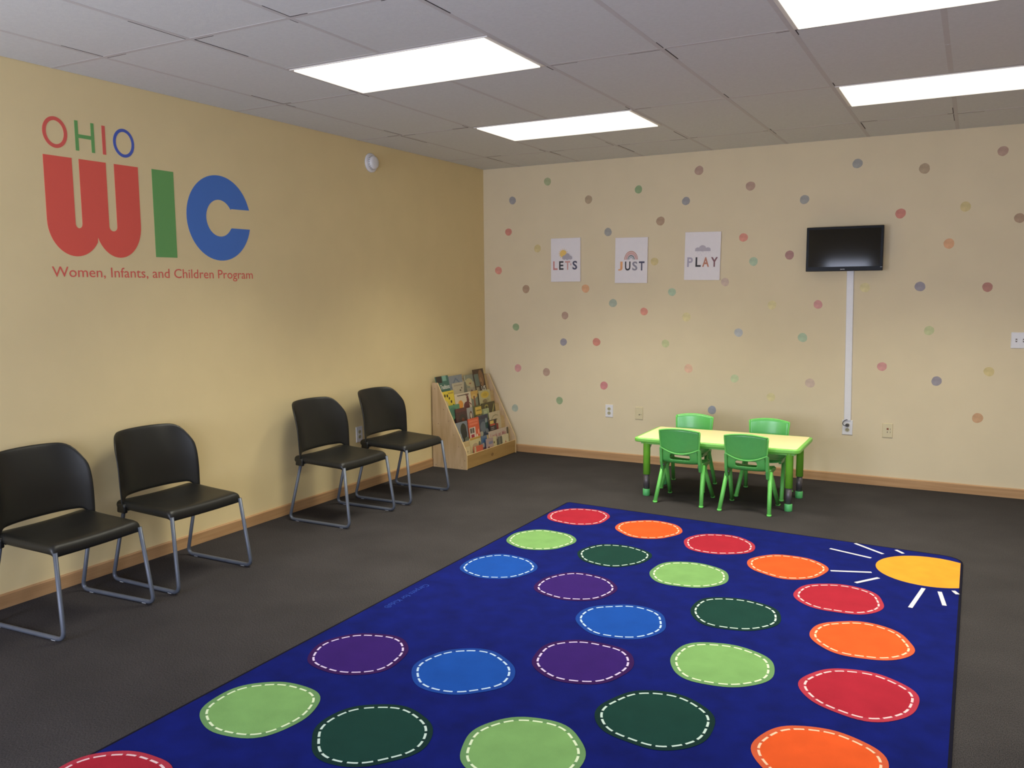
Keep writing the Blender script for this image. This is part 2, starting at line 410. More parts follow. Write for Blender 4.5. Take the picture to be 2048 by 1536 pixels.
for wd in line.split():
    e1 = text_w(pre+wd)[1]; a0, a1 = text_w(wd); u0 = (e1-(a1-a0)-L0)*k_
    bm = bmesh.new(); a = Art(bm, (DX-.0003, -4.423+3.73, 1.648-1.63), (0, 1, 0), (0, 0, 1)); a.text(wd, u0, 0, .078, RED2, width=(a1-a0)*k_)
    link('word', bm, a.mats, logo, norm=False)['label'] = 'thin red word of the line under the big letters'
    pre += wd+' '

# ------------------------------------------------------------------ dot stickers on the back wall
DC = {'slate blue': (112, 118, 138), 'sage green': (136, 158, 108), 'tan': (150, 126, 96), 'leaf green': (98, 146, 92), 'dusty rose': (160, 120, 108), 'red': (198, 92, 84),
      'yellow': (204, 184, 112), 'brown': (150, 114, 88), 'orange': (224, 148, 98), 'mauve': (196, 168, 160), 'aqua': (146, 188, 160), 'grey blue': (122, 130, 140), 'teal grey': (138, 164, 152),
      'salmon': (222, 116, 102), 'pale yellow': (220, 208, 142), 'violet blue': (112, 112, 144), 'pale green': (178, 196, 134), 'pale blue': (162, 176, 196), 'pink': (206, 122, 132), 'plum': (150, 90, 98),
      'blue': (118, 136, 172), 'magenta': (196, 92, 110), 'peach': (232, 176, 148), 'mint': (184, 210, 158), 'dark green': (108, 150, 100), 'copper': (190, 132, 88), 'maroon': (160, 84, 80)}
DOTS = [
 (.686, 2.551, 'sage green', 'high up above the LET\'S picture'), (.318, 2.40, 'slate blue', 'highest one beside the room corner'),
 (1.097, 2.365, 'tan', 'above the gap between the LET\'S and JUST pictures'), (1.571, 2.425, 'leaf green', 'straight above the JUST picture'),
 (2.107, 2.549, 'dusty rose', 'just under the ceiling above the PLAY picture'), (1.998, 2.302, 'slate blue', 'between ceiling and the PLAY picture'),
 (.272, 2.108, 'red', 'near the corner, below the slate blue corner dot'), (.58, 1.944, 'yellow', 'left of the LET\'S picture'),
 (1.287, 2.069, 'grey blue', 'at the top left corner of the JUST picture'), (1.774, 2.144, 'brown', 'above right of the JUST picture'),
 (2.491, 1.978, 'salmon', 'right of the top of the PLAY picture'), (.159, 1.747, 'salmon', 'closest of all to the room corner'),
 (.456, 1.568, 'brown', 'below left of the LET\'S picture'), (1.069, 1.568, 'orange', 'at the lower right corner of the LET\'S picture'),
 (2.345, 1.613, 'mauve', 'at the lower right corner of the PLAY picture'), (1.885, 1.532, 'aqua', 'below the gap between the JUST and PLAY pictures'),
 (1.724, 1.798, 'yellow', 'right beside the JUST picture'), (1.338, 1.436, 'teal grey', 'just below the JUST picture'),
 (.862, 1.321, 'dusty rose', 'below the LET\'S picture'), (1.632, 1.362, 'salmon', 'below right of the JUST picture'),
 (2.017, 1.317, 'pale yellow', 'below the PLAY picture'), (.345, 1.207, 'dark green', 'half way up the wall near the corner'),
 (.847, 1.074, 'violet blue', 'left of a red dot, mid wall'), (1.179, 1.082, 'red', 'right of the violet blue dot, mid wall'),
 (1.832, 1.083, 'pale green', 'mid wall between the red and pale blue dots'), (2.467, 1.19, 'pale blue', 'mid wall below right of the PLAY picture'),
 (.364, .813, 'pink', 'just above the bookshelf, near the corner'), (.669, .786, 'dusty rose', 'right of the top of the bookshelf'),
 (1.254, .685, 'magenta', 'above the white double outlet'), (2.042, .871, 'peach', 'above the far left green chair'),
 (2.442, .801, 'mint', 'between the peach and mauve dots above the small table'), (.328, .422, 'teal grey', 'beside the slope of the bookshelf'),
 (.805, .522, 'dark green', 'between bookshelf and white double outlet'), (2.254, .52, 'blue', 'just over the far left green chair back'),
 (2.539, 2.393, 'dusty rose', 'right of the slate blue one above PLAY'), (2.968, 2.26, 'grey blue', 'above the left top of the television'),
 (3.354, 2.512, 'grey blue', 'high above the television, under the ceiling'), (3.824, 2.44, 'tan', 'high up right of the television'),
 (4.329, 2.526, 'dusty rose', 'highest one at the right end of the wall'), (3.673, 2.116, 'red', 'just above right of the television'),
 (4.108, 2.145, 'yellow', 'faint, high right between the red dot and frame edge'), (4.455, 2.046, 'brown', 'farthest right, above the light switch'),
 (4.011, 1.879, 'orange', 'right of the television, level with its middle'), (2.577, 1.779, 'aqua', 'right of the middle of the PLAY picture'),
 (2.864, 1.824, 'plum', 'left of the television'), (3.829, 1.563, 'violet blue', 'below right of the television'),
 (4.277, 1.555, 'maroon', 'above left of the light switch'), (3.441, 1.558, 'pale yellow', 'just under the television, right of the cable cover'),
 (2.736, 1.421, 'pale yellow', 'left of the pink one below the television'), (3.096, 1.426, 'pink', 'left of the upper cable cover'),
 (2.984, 1.159, 'aqua', 'left of the middle of the cable cover'), (3.905, 1.23, 'pale green', 'left of the light switch'),
 (3.586, .944, 'pink', 'right of the middle of the cable cover'), (3.972, .847, 'violet blue', 'below left of the light switch'),
 (4.316, .933, 'yellow', 'below the light switch'), (3.053, .79, 'mauve', 'left of the lower cable cover'),
 (2.747, .659, 'pale yellow', 'above the far right green chair'), (4.258, .582, 'copper', 'lowest one, at the right end of the wall')]
drnd = random.Random(11)
def dot_mat(nm, c):
    if 'dot_'+nm in MATS: return MATS['dot_'+nm]
    return mat('dot_'+nm, c, .7, var=.13, scale=22)
for (x, z, cn, where) in DOTS:
    if len(DC[cn]) == 3: DC[cn] = tuple(int(.60*v+.40*q) for v, q in zip(DC[cn], (226, 208, 176)))+(1,)
    bm = bmesh.new(); r = drnd.uniform(.034, .038); ph = [drnd.uniform(0, 2*PI) for _ in range(3)]
    pts = []
    for k in range(36):
        t = 2*PI*k/36; rr = r*(1+.03*math.sin(2*t+ph[0])+.02*math.sin(3*t+ph[1])+.012*math.sin(7*t+ph[2])); pts.append((rr*math.cos(t), rr*math.sin(t)))
    prism(bm, pts, 'y', -.0008, -.0001)
    o = link('dot_sticker', bm, dot_mat(cn.replace(' ', '_'), DC[cn][:3])); o.location = (x, 0, z)
    tag(o, '%s dot sticker on beige wall, %s' % (cn, where), 'wall sticker', 'watercolour dot stickers on the back wall')

# ------------------------------------------------------------------ three canvas prints
PC = {k: mat('print_'+k, v, .8, var=.03) for k, v in dict(pink=(206, 140, 134), black=(66, 64, 68), rose=(212, 160, 152), slate=(84, 84, 104), orange=(232, 170, 118), grey=(152, 148, 158),
      lav=(178, 172, 188), terra=(196, 134, 110), plum=(140, 100, 106), sun=(240, 200, 112), cloud=(178, 172, 180), pcloud=(190, 182, 190), rain=(214, 210, 216), mint=(170, 192, 184), dgrey=(100, 94, 96)).items()}
def poster(name, x0, x1, z0, z1, rot, label, letters, art):
    cx, cz = (x0+x1)/2, (z0+z1)/2; w, h = x1-x0, z1-z0
    p = empty(name, (cx, 0, cz)); p.rotation_euler = (0, rot, 0); tag(p, label, 'wall picture', 'three word pictures on the back wall')
    bm = bmesh.new(); box(bm, -w/2, w/2, -.018, -.001, -h/2, h/2); bevel(link('canvas', bm, M_canvas, p), .002)
    bm = bmesh.new(); a = Art(bm, (-w/2, -.018, -h/2), (w, 0, 0), (0, 0, h), .0003)
    for ch, u, wd, m, sz in letters: a.text(ch, u, .275 if ch != "'" else .37, 1, PC[m], width=wd, bold=.026, height=(.20 if ch != "'" else .05), align='CENTER')
    link('lettering', bm, a.mats, p, norm=False)
    bm = bmesh.new(); a = Art(bm, (-w/2, -.018, -h/2), (w, 0, 0), (0, 0, h), .0003); art(a, w/h)
    link('illustration', bm, a.mats, p, norm=False)
def art_sun(a, q):
    for k in range(14):
        t = 2*PI*k/14; c, s_ = math.cos(t), math.sin(t)
        a.strip([(.43+.13*c, .645+.13*q*s_), (.43+.155*c, .645+.155*q*s_)], .015, PC['sun'])
    a.poly(ell(.43, .645, .115, .115*q), PC['sun'])
    for c in ((.47, .555, .07, .05), (.57, .575, .09, .075), (.67, .55, .06, .045)): a.poly(ell(*c), PC['cloud'])
    a.poly([(.41, .52), (.73, .52), (.73, .55), (.41, .55)], PC['cloud'])
def art_rainbow(a, q):
    for r, wd, m in ((.20, .018, 'terra'), (.165, .026, 'rose'), (.135, .02, 'rose'), (.10, .018, 'dgrey'), (.075, .014, 'mint'), (.05, .014, 'lav')):
        a.strip([(.5+r*math.cos(t*PI/24), .515+r*.9*math.sin(t*PI/24)) for t in range(25)], wd, PC[m])
def art_cloud(a, q):
    for c in ((.37, .64, .075, .04), (.5, .66, .10, .065), (.65, .64, .075, .04)): a.poly(ell(*c), PC['pcloud'])
    a.poly([(.295, .6), (.725, .6), (.725, .635), (.295, .635)], PC['pcloud'])
    for i, (u, v) in enumerate(((.36, .565), (.44, .55), (.52, .57), (.6, .55), (.67, .565), (.4, .52), (.48, .51), (.57, .52))): a.strip([(u, v), (u+.012, v+.022)], .01, PC['rain'])
poster('wall_picture', .727, 1.024, 1.632, 2.029, 0, "white canvas print reading LET'S with a sun behind a cloud, left of three",
       [('L', .155, .15, 'pink', 1), ('E', .36, .15, 'black', 1), ('T', .575, .17, 'rose', 1), ("'", .685, .03, 'rose', 1), ('S', .82, .16, 'slate', 1)], art_sun)
poster('wall_picture', 1.362, 1.665, 1.613, 2.012, math.radians(.6), 'white canvas print reading JUST with a rainbow, middle of three',
       [('J', .17, .14, 'orange', 1), ('U', .40, .17, 'black', 1), ('S', .62, .16, 'grey', 1), ('T', .83, .17, 'slate', 1)], art_rainbow)
poster('wall_picture', 1.998, 2.306, 1.632, 2.036, math.radians(.9), 'white canvas print reading PLAY with a grey rain cloud, nearest the television',
       [('P', .16, .16, 'lav', 1), ('L', .39, .15, 'black', 1), ('A', .60, .19, 'terra', 1), ('Y', .84, .19, 'plum', 1)], art_cloud)

# ------------------------------------------------------------------ television, cable cover, wall plates
tv = empty('television', (3.291, -.10, 1.858)); tag(tv, 'small black flat television hung on the dotted wall', 'television')
tv.rotation_euler = (math.radians(0), 0, math.radians(0))
w, h = .560, .342
bm = bmesh.new(); prism(bm, rrect(-w/2, w/2, -h/2, h/2, .004), 'y', -.008, .03); bevel(link('housing', bm, M_tvb, tv), .003)
bm = bmesh.new(); box(bm, -w/2+.018, w/2-.018, -.0095, -.0075, -h/2+.034, h/2-.018); link('screen', bm, M_tvs, tv)
bm = bmesh.new(); a = Art(bm, (-.022, -.0082, -h/2+.010), (1, 0, 0), (0, 0, 1), .0005); a.text('SANYO', 0, 0, .01, M_silver, width=.032, height=.007, bold=.02); link('badge', bm, a.mats, tv, norm=False)['label'] = 'small silver name badge'
bm = bmesh.new(); box(bm, w/2-.016, w/2-.0005, -.0092, -.008, -h/2+.026, -h/2+.028); link('trim_mark', bm, M_silver, tv)
bm = bmesh.new(); box(bm, -w/2-.001, -w/2+.0015, -.004, .012, -.06, -.01); link('side_sliver', bm, M_silver, tv)  # thin silver strip on the left side of the housing
bm = bmesh.new(); box(bm, -.12, .12, .028, .05, -.1, .1); link('rear_cover', bm, M_tvback, tv)
br = bmesh.new(); box(br, -.06, .06, .048, .087, -.05, .05); link('wall_bracket', br, M_tvback, tv)

bm = bmesh.new(); prism(bm, [(-.028, 0), (-.024, -.014), (.024, -.014), (.028, 0)], 'z', 0, 1.19)
cc = link('cable_cover', bm, M_white); cc.location = (3.349, 0, .505); cc.rotation_euler = (0, math.radians(-.85), 0)
tag(cc, 'white plastic cable cover running from television down to the outlet', 'cable cover')
def plate(name, w, h, mat_, loc, wall, label, cat, group=None):
    t = empty(name, loc, 0 if wall == 'b' else PI/2); tag(t, label, cat, group)   # local -y faces the room
    bm = bmesh.new(); vs = box(bm, -w/2, w/2, -.006, -.0002, -h/2, h/2)
    for v in vs:
        if v.co.y < -.003: v.co.x *= .93; v.co.z *= .95
    bevel(link('plate', bm, mat_, t), .0012); return t
def duplex(t, m, md):
    for dz in (.0195, -.0195):
        bm = bmesh.new()
        pts = [p for p in ell(0, dz, .0165, .0145, 24)]
        prism(bm, pts, 'y', -.0085, -.005)
        s_ = link('socket', bm, m, t)
        bm = bmesh.new()
        for x in (-.006, .006): box(bm, x-.0013, x+.0013, -.0092, -.0083, dz, dz+.008)
        prism(bm, ell(0, dz-.007, .0025, .0025, 10), 'y', -.0092, -.0083)
        link('slot', bm, md, s_)
    bm = bmesh.new(); prism(bm, ell(0, 0, .003, .003, 12), 'y', -.0075, -.0055); link('screw', bm, m, t)
t = plate('wall_outlet', .076, .116, M_white, (1.308, 0, .455), 'b', 'white double outlet on the dotted wall, left of the ivory plate', 'outlet'); duplex(t, M_ivoryd, M_dark)
t = plate('wall_outlet', .080, .120, M_white, (3.350, 0, .447), 'b', 'white outlet under the cable cover with a dark plug in its top socket', 'outlet'); duplex(t, M_ivoryd, M_dark)
t = plate('wall_outlet', .078, .124, M_white, (0, -1.974, .445), 'l', 'white outlet on the left wall between the two far black chairs', 'outlet')
t.rotation_euler = (0, 0, PI/2); duplex(t, M_ivoryd, M_dark)
t = plate('phone_plate', .074, .114, M_ivory, (1.595, 0, .451), 'b', 'ivory wall plate with two small holes, right of the white double outlet', 'wall plate')
bm = bmesh.new(); prism(bm, ell(.004, -.012, .005, .005, 12), 'y', -.0075, -.0055); prism(bm, ell(.019, -.010, .003, .003, 12), 'y', -.0075, -.0055); link('jack', bm, M_dark, t)
t = plate('phone_plate', .076, .114, M_ivory, (3.645, 0, .443), 'b', 'ivory wall plate with a red-brown socket, right of the plugged outlet', 'wall plate')
bm = bmesh.new(); box(bm, -.006, .008, -.0078, -.0055, .006, .020); link('jack', bm, mat('red_brown_socket', (140, 72, 48), .6), t)
bm = bmesh.new(); prism(bm, ell(0, -.012, .004, .004, 12), 'y', -.0075, -.0055); box(bm, .018, .021, -.007, -.0055, .006, .018); box(bm, .018, .021, -.007, -.0055, -.018, -.006); link('port', bm, M_screw, t)
t = plate('light_switch', .116, .118, M_white, (4.502, 0, 1.168), 'b', 'white light switch plate at the right end of the dotted wall', 'light switch')
for dx in (-.023, .023):
    bm = bmesh.new(); box(bm, dx-.005, dx+.005, -.0075, -.0055, -.012, .012); s_ = link('toggle_slot', bm, M_screw, t)
    bm = bmesh.new(); vs = box(bm, dx-.0035, dx+.0035, -.018, -.006, -.004, .004); link('toggle', bm, M_white, t)
pc = empty('power_plug', (3.350, 0, .4665)); tag(pc, 'dark grey plug and looped cord in the outlet below the cable cover', 'plug')
bm = bmesh.new(); box(bm, -.012, .012, -.033, -.0094, -.010, .012); bevel(link('plug', bm, mat('dark_grey_plug', (66, 64, 66), .5), pc), .003)
bm = bmesh.new(); cpts = [(0.0, -.018, .044), (-.012, -.019, .043), (-.026, -.024, .034), (-.034, -.026, .018), (-.032, -.027, .006), (-.024, -.026, -.002), (-.010, -.025, -.004)]
tube(bm, fillet(cpts, .02, 3), .0028, 8); link('cord', bm, MATS['dark_grey_plug'], pc)

# wall alarm on the left wall
sm = empty('smoke_alarm', (0, -1.74, 2.556)); tag(sm, 'round white smoke alarm high on the left wall near the ceiling', 'smoke alarm')
sm.rotation_euler = (0, PI/2, 0)
bm = bmesh.new(); lathe(bm, [(.074, 0.0005), (.074, .010), (.068, .016), (.056, .017)], 40); link('base_ring', bm, M_white, sm)
bm = bmesh.new(); lathe(bm, [(.052, .0165), (.052, .036), (.048, .044), (.038, .050), (.012, .053), (.001, .053)], 40); hd = link('sensor_body', bm, M_white, sm)
bm = bmesh.new()
for k in range(20):
    t_ = 2*PI*k/20; vs = box(bm, .0505, .053, -.002, .002, .022, .032)
    bmesh.ops.rotate(bm, verts=vs, cent=(0, 0, 0), matrix=Matrix.Rotation(t_, 3, 'Z'))
link('vent_slots', bm, mat('alarm_slot_grey', (120, 112, 100), .7), hd)

# ------------------------------------------------------------------ waiting chairs
def grid_mesh(name, fn, nu, nv, m, parent, thick, off=0, sub=1, mask=None):
    bm = bmesh.new(); V = [[bm.verts.new(fn(i/nu*2-1, j/nv)) for j in range(nv+1)] for i in range(nu+1)]
    for i in range(nu):
        for j in range(nv):
            if mask and mask(i, j): continue
            bm.faces.new((V[i][j], V[i+1][j], V[i+1][j+1], V[i][j+1]))
    lo = [v for v in bm.verts if not v.link_faces]
    for v in lo: bm.verts.remove(v)
    o = link(name, bm, m, parent, smooth=True)
    s_ = o.modifiers.new('solid', 'SOLIDIFY'); s_.thickness = thick; s_.offset = off
    if sub: sb = o.modifiers.new('sub', 'SUBSURF'); sb.levels = sub; sb.render_levels = sub
    return o
def make_chair():
    c = empty('waiting_chair')
    def back(u, v):
        au = abs(u); t = max(0, (au-.70)/.30)
        zt = .812 - .010*au*au - .104*(1-math.sqrt(max(0, 1-t*t)))
        zb = .464 + .004*math.cos(u*PI/2) if au < .86 else .464-(au-.86)/.14*.070
        z = zb + v*(zt-zb); k = (z-.40)/.41
        y = u*(.262 + .010*math.sin(k*PI) - .012*k)
        x = -.196 - .072*k - .050*max(0, k-.45)**1.5*1.8 + (.056+.036*min(1, 1.6*k))*(au**3)
        return (x, y, z)
    grid_mesh('backrest', back, 20, 12, M_black, c, .010, 0)
    def seat(u, v):
        au = abs(u); x = -.205 + v*.436
        hw = .250 - .012*v
        y = u*hw
        z = .442 - .012*v*v - .014*math.cos(u*PI/2)*(1-abs(v-.45)) + .012*(1-v)**3 + .008*max(0, v-.6)*math.cos(u*PI/2)
        if au > .94: z -= (au-.94)/.06*.040; y = math.copysign(hw, u)
        if v > .93: z -= (v-.93)/.07*.052; x = -.205+.93*.436+(v-.93)*.10
        elif v < .05: z -= .006*(1-v/.05)
        if v > .93 and au > .94: z = max(z, .374)
        return (x, y, z)
    grid_mesh('seat', seat, 34, 15, M_black, c, .009, 0)
    for s_ in (-1, 1):   # moulded corner posts that join seat and back
        bm = bmesh.new(); prism(bm, [(-.186, .390), (-.124, .388), (-.122, .424), (-.128, .440), (-.182, .440)], 'y', min(s_*.240, s_*.264), max(s_*.240, s_*.264))
        bevel(link('corner_joint', bm, M_black, c), .007, 3)
    for s_ in (-1, 1):
        bm = bmesh.new(); y = s_*.252; yt = s_*.243
        tube(bm, fillet([(-.150, yt, .412), (-.262, y, .011), (.258, y, .011), (.208, s_*.232, .402)], .045, 7), .0105, 12)
        f = link('sled_leg', bm, M_frame, c)
        for x in (-.19, .19):
            bm = bmesh.new(); box(bm, x-.014, x+.014, y-.007, y+.007, 0, .006); bevel(link('glide', bm, M_glide, f), .002)
    for x in (-.14, .17):
        bm = bmesh.new(); tube(bm, [(x, -.228, .404), (x, .228, .404)], .008, 10); link('under_rail', bm, M_frame, c)
    return c
CH = [(.385, -2.645, 0.5, 'black waiting chair with grey sled legs, left one of the far pair'),
      (.392, -1.945, -.5, 'black plastic waiting chair with grey sled legs beside the bookshelf'),
      (.385, -4.015, 0, 'black waiting chair with grey sled legs, second from the left edge, below the logo'),
      (.400, -4.687, 3.4, 'black plastic waiting chair nearest the camera, cut by the left edge')]
c0 = make_chair()
for i, (x, y, a_, lb) in enumerate(CH):
    c = c0 if i == 0 else copy_tree(c0)
    c.location = (x, y, 0); c.rotation_euler = (0, 0, math.radians(a_)); tag(c, lb, 'chair', 'black waiting chairs along the left wall')

# ------------------------------------------------------------------ activity table
tb = empty('activity_table', (2.590, -.915, 0), math.radians(0.3)); tag(tb, 'low children\'s activity table with pale yellow top and lime green legs', 'table')
TW, TD, TZ = .600, .300, .452
bm = bmesh.new(); prism(bm, rrect(-TW+.022, TW-.022, -TD+.022, TD-.022, .02), 'z', TZ-.012, TZ+.0012); link('tabletop', bm, M_ttop, tb)
bm = bmesh.new(); prism(bm, rrect(-TW, TW, -TD, TD, .045, 8), 'z', TZ-.030, TZ); o = link('edge_band', bm, M_tedge, tb); bevel(o, .008, 3)
bm = bmesh.new()
for y0, y1 in ((-.235, -.215), (.215, .235)): box(bm, -.54, .54, y0, y1, TZ-.052, TZ-.030)
for x0, x1 in ((-.56, -.54), (.54, .56)): box(bm, x0, x1, -.235, .235, TZ-.052, TZ-.030)
link('apron_frame', bm, M_tedge, tb)
for sx in (-1, 1):
    for sy in (-1, 1):
        x, y = sx*.522, sy*.212
        bm = bmesh.new(); lathe(bm, [(.0265, .165), (.0265, TZ-.05), (.029, TZ-.031)], 20, (x, y, 0)); l = link('leg', bm, M_tleg, tb)
        bm = bmesh.new(); lathe(bm, [(.022, .045), (.022, .170)], 20, (x, y, 0)); link('sleeve', bm, M_tgrey, l)['label'] = 'dark grey lower sleeve'
        bm = bmesh.new(); lathe(bm, [(.026, 0), (.0275, .004), (.0275, .048), (.024, .052)], 20, (x, y, 0)); link('foot_cap', bm, M_tcap, l)
        bm = bmesh.new(); tube(bm, [(x-sx*.012, y+sy*.01, .33), (x-sx*.038, y-sy*.02, TZ-.035)], .004, 8); link('brace', bm, M_wire, tb)

# ------------------------------------------------------------------ green child chairs
def make_kid():
    c = empty('child_chair')
    def xb(z): return -.125 - .115*(z-.28)      # rear plane of the chair, leaning back
    # upper backrest: thick shield with a bellied lower edge
    def outer(u, v):
        top = .556 - .018*u*u; bot = .372 + .040*u*u
        z = bot + v*(top-bot); y = u*(.150 - .004*(1-v)*2)
        x = xb(z) - .018*(1-u*u)*(1-.2*v) + .004
        return (x, y, z)
    o = grid_mesh('backrest', outer, 14, 8, M_kgreend, c, .014, 0)
    # rolled rim round the backrest
    bm = bmesh.new(); P_ = []
    for k in range(17): u = -1+k/8; P_.append(outer(u, 1))
    for k in range(1, 9): P_.append(outer(1, 1-k/8))
    for k in range(1, 17): u = 1-k/8; P_.append(outer(u, 0))
    for k in range(1, 9): P_.append(outer(-1, k/8))
    P_ = [(p[0]-.004, p[1], p[2]) for p in P_]
    tube(bm, P_, .0062, 8); link('backrest_rim', bm, M_kgreenL, c)
    # seat and its rear upsweep, one shell with a hand slot
    def shell(u, v):
        # v: 0 rear top .. 1 front lip
        pts = [(xb(.405)+.006, .408), (xb(.365)+.004, .364), (xb(.325)+.006, .326), (xb(.305)+.012, .305), (-.095, .292), (-.04, .284), (.02, .282), (.08, .287), (.125, .288), (.150, .272)]
        t = v*9; i = min(8, int(t)); f = t-i
        x = pts[i][0]*(1-f)+pts[i+1][0]*f; z = pts[i][1]*(1-f)+pts[i+1][1]*f
        hw = (.128, .130, .132, .134, .140, .146, .150, .150, .148, .140)
        y = u*(hw[i]*(1-f)+hw[i+1]*f)
        if v < .4: x -= .020*(1-u*u)*(1-v/.4)
        if v > .3: z += .010*abs(u)**3
        return (x, y, z)
    def msk(i, j):
        return j == 1 and 3 <= i <= 10
    grid_mesh('seat', shell, 14, 9, M_kgreen, c, .008, 0, mask=msk)
    for s_ in (-1, 1):   # side cheeks that carry the leg sockets
        bm = bmesh.new(); y0, y1 = sorted((s_*.132, s_*.152))
        prism(bm, [(-.148, .412), (-.118, .405), (-.085, .300), (.135, .288), (.130, .268), (-.030, .262), (-.062, .235), (-.105, .240), (-.132, .30)], 'y', y0, y1)
        bevel(link('side_bracket', bm, M_kgreen, c), .004)
    for s_ in (-1, 1):
        for top, ft in (((-.050, s_*.148, .282), (-.168, s_*.172, .006)), ((-.015, s_*.142, .275), (.165, s_*.166, .006))):
            bm = bmesh.new(); tube(bm, [top, ft], [.0155, .0145], 14); l = link('leg', bm, M_kgreenL, c)
            bm = bmesh.new(); lathe(bm, [(.013, 0), (.0165, .002), (.0165, .012)], 14, (ft[0], ft[1], 0)); link('foot', bm, M_kgreenL, l)
        bm = bmesh.new(); prism(bm, ell(-.104, .276, .008, .008, 12), 'y', min(s_*.125, s_*.131), max(s_*.125, s_*.131)); link('bolt', bm, M_tgrey, c)
    return c
k0 = make_kid()
KD = [(2.372, -1.143, 90, 'green plastic child chair on the near side of the table, left one'),
      (2.853, -1.165, 90, 'green plastic child chair on the near side of the table, right one'),
      (2.262, -.700, -90, 'green plastic child chair behind the table, left one with its back to the wall'),
      (2.850, -.700, -90, 'green plastic child chair behind the table, right one with its back to the wall')]
for i, (x, y, a_, lb) in enumerate(KD):
    c = k0 if i == 0 else copy_tree(k0)
    c.location = (x, y, 0); c.rotation_euler = (0, 0, math.radians(a_)); tag(c, lb, 'child chair', 'green child chairs round the small table')

# ------------------------------------------------------------------ rug
def rmat(n, c, v=.07):
    c = tuple(int(x*.90) for x in c)
    return mat('rug_'+n, c, .95, var=v, scale=9, bump=.5, bscale=420, spec=.12)
R_ = {'red': ((172, 36, 54), (180, 54, 72)), 'orange': ((234, 92, 38), (214, 94, 58)), 'lime': ((126, 172, 102), (108, 150, 96)), 'dark green': ((22, 62, 54), (17, 48, 46)),
      'blue': ((20, 76, 166), (24, 66, 150)), 'purple': ((54, 26, 106), (54, 20, 82))}
RM = {k: (rmat(k.replace(' ', '_'), v[0]), rmat(k.replace(' ', '_')+'_ring', v[1])) for k, v in R_.items()}
RM_navy = rmat('royal_blue', (8, 22, 104), .20); RM_st = rmat('white_stitch', (226, 222, 232), .02); RM_sun = rmat('sun_yellow', (236, 162, 50)); RM_txt = rmat('pale_blue_letters', (46, 74, 168), .02)
STB = {k: rmat(k.replace(' ', '_')+'_stitch', v, .02) for k, v in {'red': (244, 208, 210), 'orange': (252, 212, 176), 'lime': (232, 246, 206), 'dark green': (206, 228, 218), 'blue': (196, 220, 246), 'purple': (222, 204, 240)}.items()}
RO = (1.635, -1.615); TR = (4.212, -1.775); YE = -5.90
rug = empty('play_rug', (2.92, -3.8, 0)); tag(rug, 'royal blue play rug with rows of coloured dashed circles and a sun in one corner', 'rug')
def corner(p, a, b_, r, n=6):
    p, a, b_ = Vector(p), Vector(a), Vector(b_); A = p+(a-p).normalized()*r; Bq = p+(b_-p).normalized()*r
    return [tuple((1-t)**2*A+2*t*(1-t)*p+t*t*Bq) for t in [k/n for k in range(n+1)]]
q = [RO, (1.635, YE), (4.200, YE), TR]
outl = []
for k in range(4): outl += corner(q[k], q[k-1], q[(k+1) % 4], (.035, .1, .1, .13)[k])
def inset(pts, d):
    n = len(pts); out = []
    for i in range(n):
        a = Vector(pts[i-1]); b_ = Vector(pts[(i+1) % n]); t_ = (b_-a).normalized(); nrm = Vector((-t_.y, t_.x)); out.append(tuple(Vector(pts[i])+nrm*d))
    return out
ZR = .010
inn = inset(outl, .012)
if sum((x-2.9)**2+(y+3.8)**2 for x, y in inn) > sum((x-2.9)**2+(y+3.8)**2 for x, y in outl): inn = inset(outl, -.012)
bm = bmesh.new(); prism(bm, [(x-2.92, y+3.8) for x, y in outl], 'z', .0005, ZR-.001); bevel(link('binding', bm, rmat('dark_navy_binding', (16, 16, 34)), rug), .002)
bm = bmesh.new(); a = Art(bm, (-2.92, 3.8, ZR-.001), (1, 0, 0), (0, 1, 0), .00012)
a.poly(inn, RM_navy)
a.k = 4
DISC = [(1.875, -1.955, 'red'), (2.405, -2.035, 'orange'), (2.895, -2.150, 'red'), (3.345, -2.395, 'orange'), (1.885, -2.560, 'lime'), (2.406, -2.645, 'dark green'),
        (2.895, -2.775, 'lime'), (3.668, -2.780, 'red'), (1.905, -3.130, 'blue'), (2.425, -3.228, 'purple'), (3.256, -3.222, 'dark green'), (3.827, -3.272, 'orange'), (2.808, -3.557, 'blue'),
        (2.820, -4.040, 'purple'), (3.343, -3.800, 'lime'), (3.878, -3.812, 'red'), (1.935, -4.412, 'purple'), (2.425, -4.350, 'blue'), (1.912, -4.970, 'lime'), (2.400, -4.925, 'dark green'),
        (2.920, -4.765, 'lime'), (3.250, -4.358, 'dark green'), (3.818, -4.362, 'orange'), (1.835, -5.590, 'red'), (2.40, -5.52, 'orange'), (2.93, -5.42, 'red'), (3.45, -4.95, 'blue'), (3.85, -4.95, 'red'), (3.60, -5.50, 'lime')]
rr = random.Random(5)
# sun first, clipped by the binding
sun = [(4.05+.272*math.cos(2*PI*k/72), -2.12+.270*math.sin(2*PI*k/72)) for k in range(72)]
sx = TR[0]-.014
sp = []
for k in range(72):
    A, Bq = sun[k], sun[(k+1) % 72]
    if A[0] <= sx: sp.append(A)
    if (A[0] <= sx) != (Bq[0] <= sx):
        t_ = (sx-A[0])/(Bq[0]-A[0]); sp.append((sx, A[1]+t_*(Bq[1]-A[1])))
a.poly(sp, RM_sun)
for A, Bq in (((3.507, -1.937), (3.743, -2.019)), ((3.626, -1.760), (3.797, -1.908)), ((3.856, -1.790), (3.901, -1.845)), ((3.570, -2.36), (3.772, -2.286)), ((3.715, -2.503), (3.815, -2.364)),
              ((4.036, -2.431), (3.993, -2.757)), ((4.111, -2.45), (4.139, -2.652)), ((4.172, -2.403), (4.193, -2.451))):
    a.strip([A, Bq], .020, RM_st)
k_base = a.k
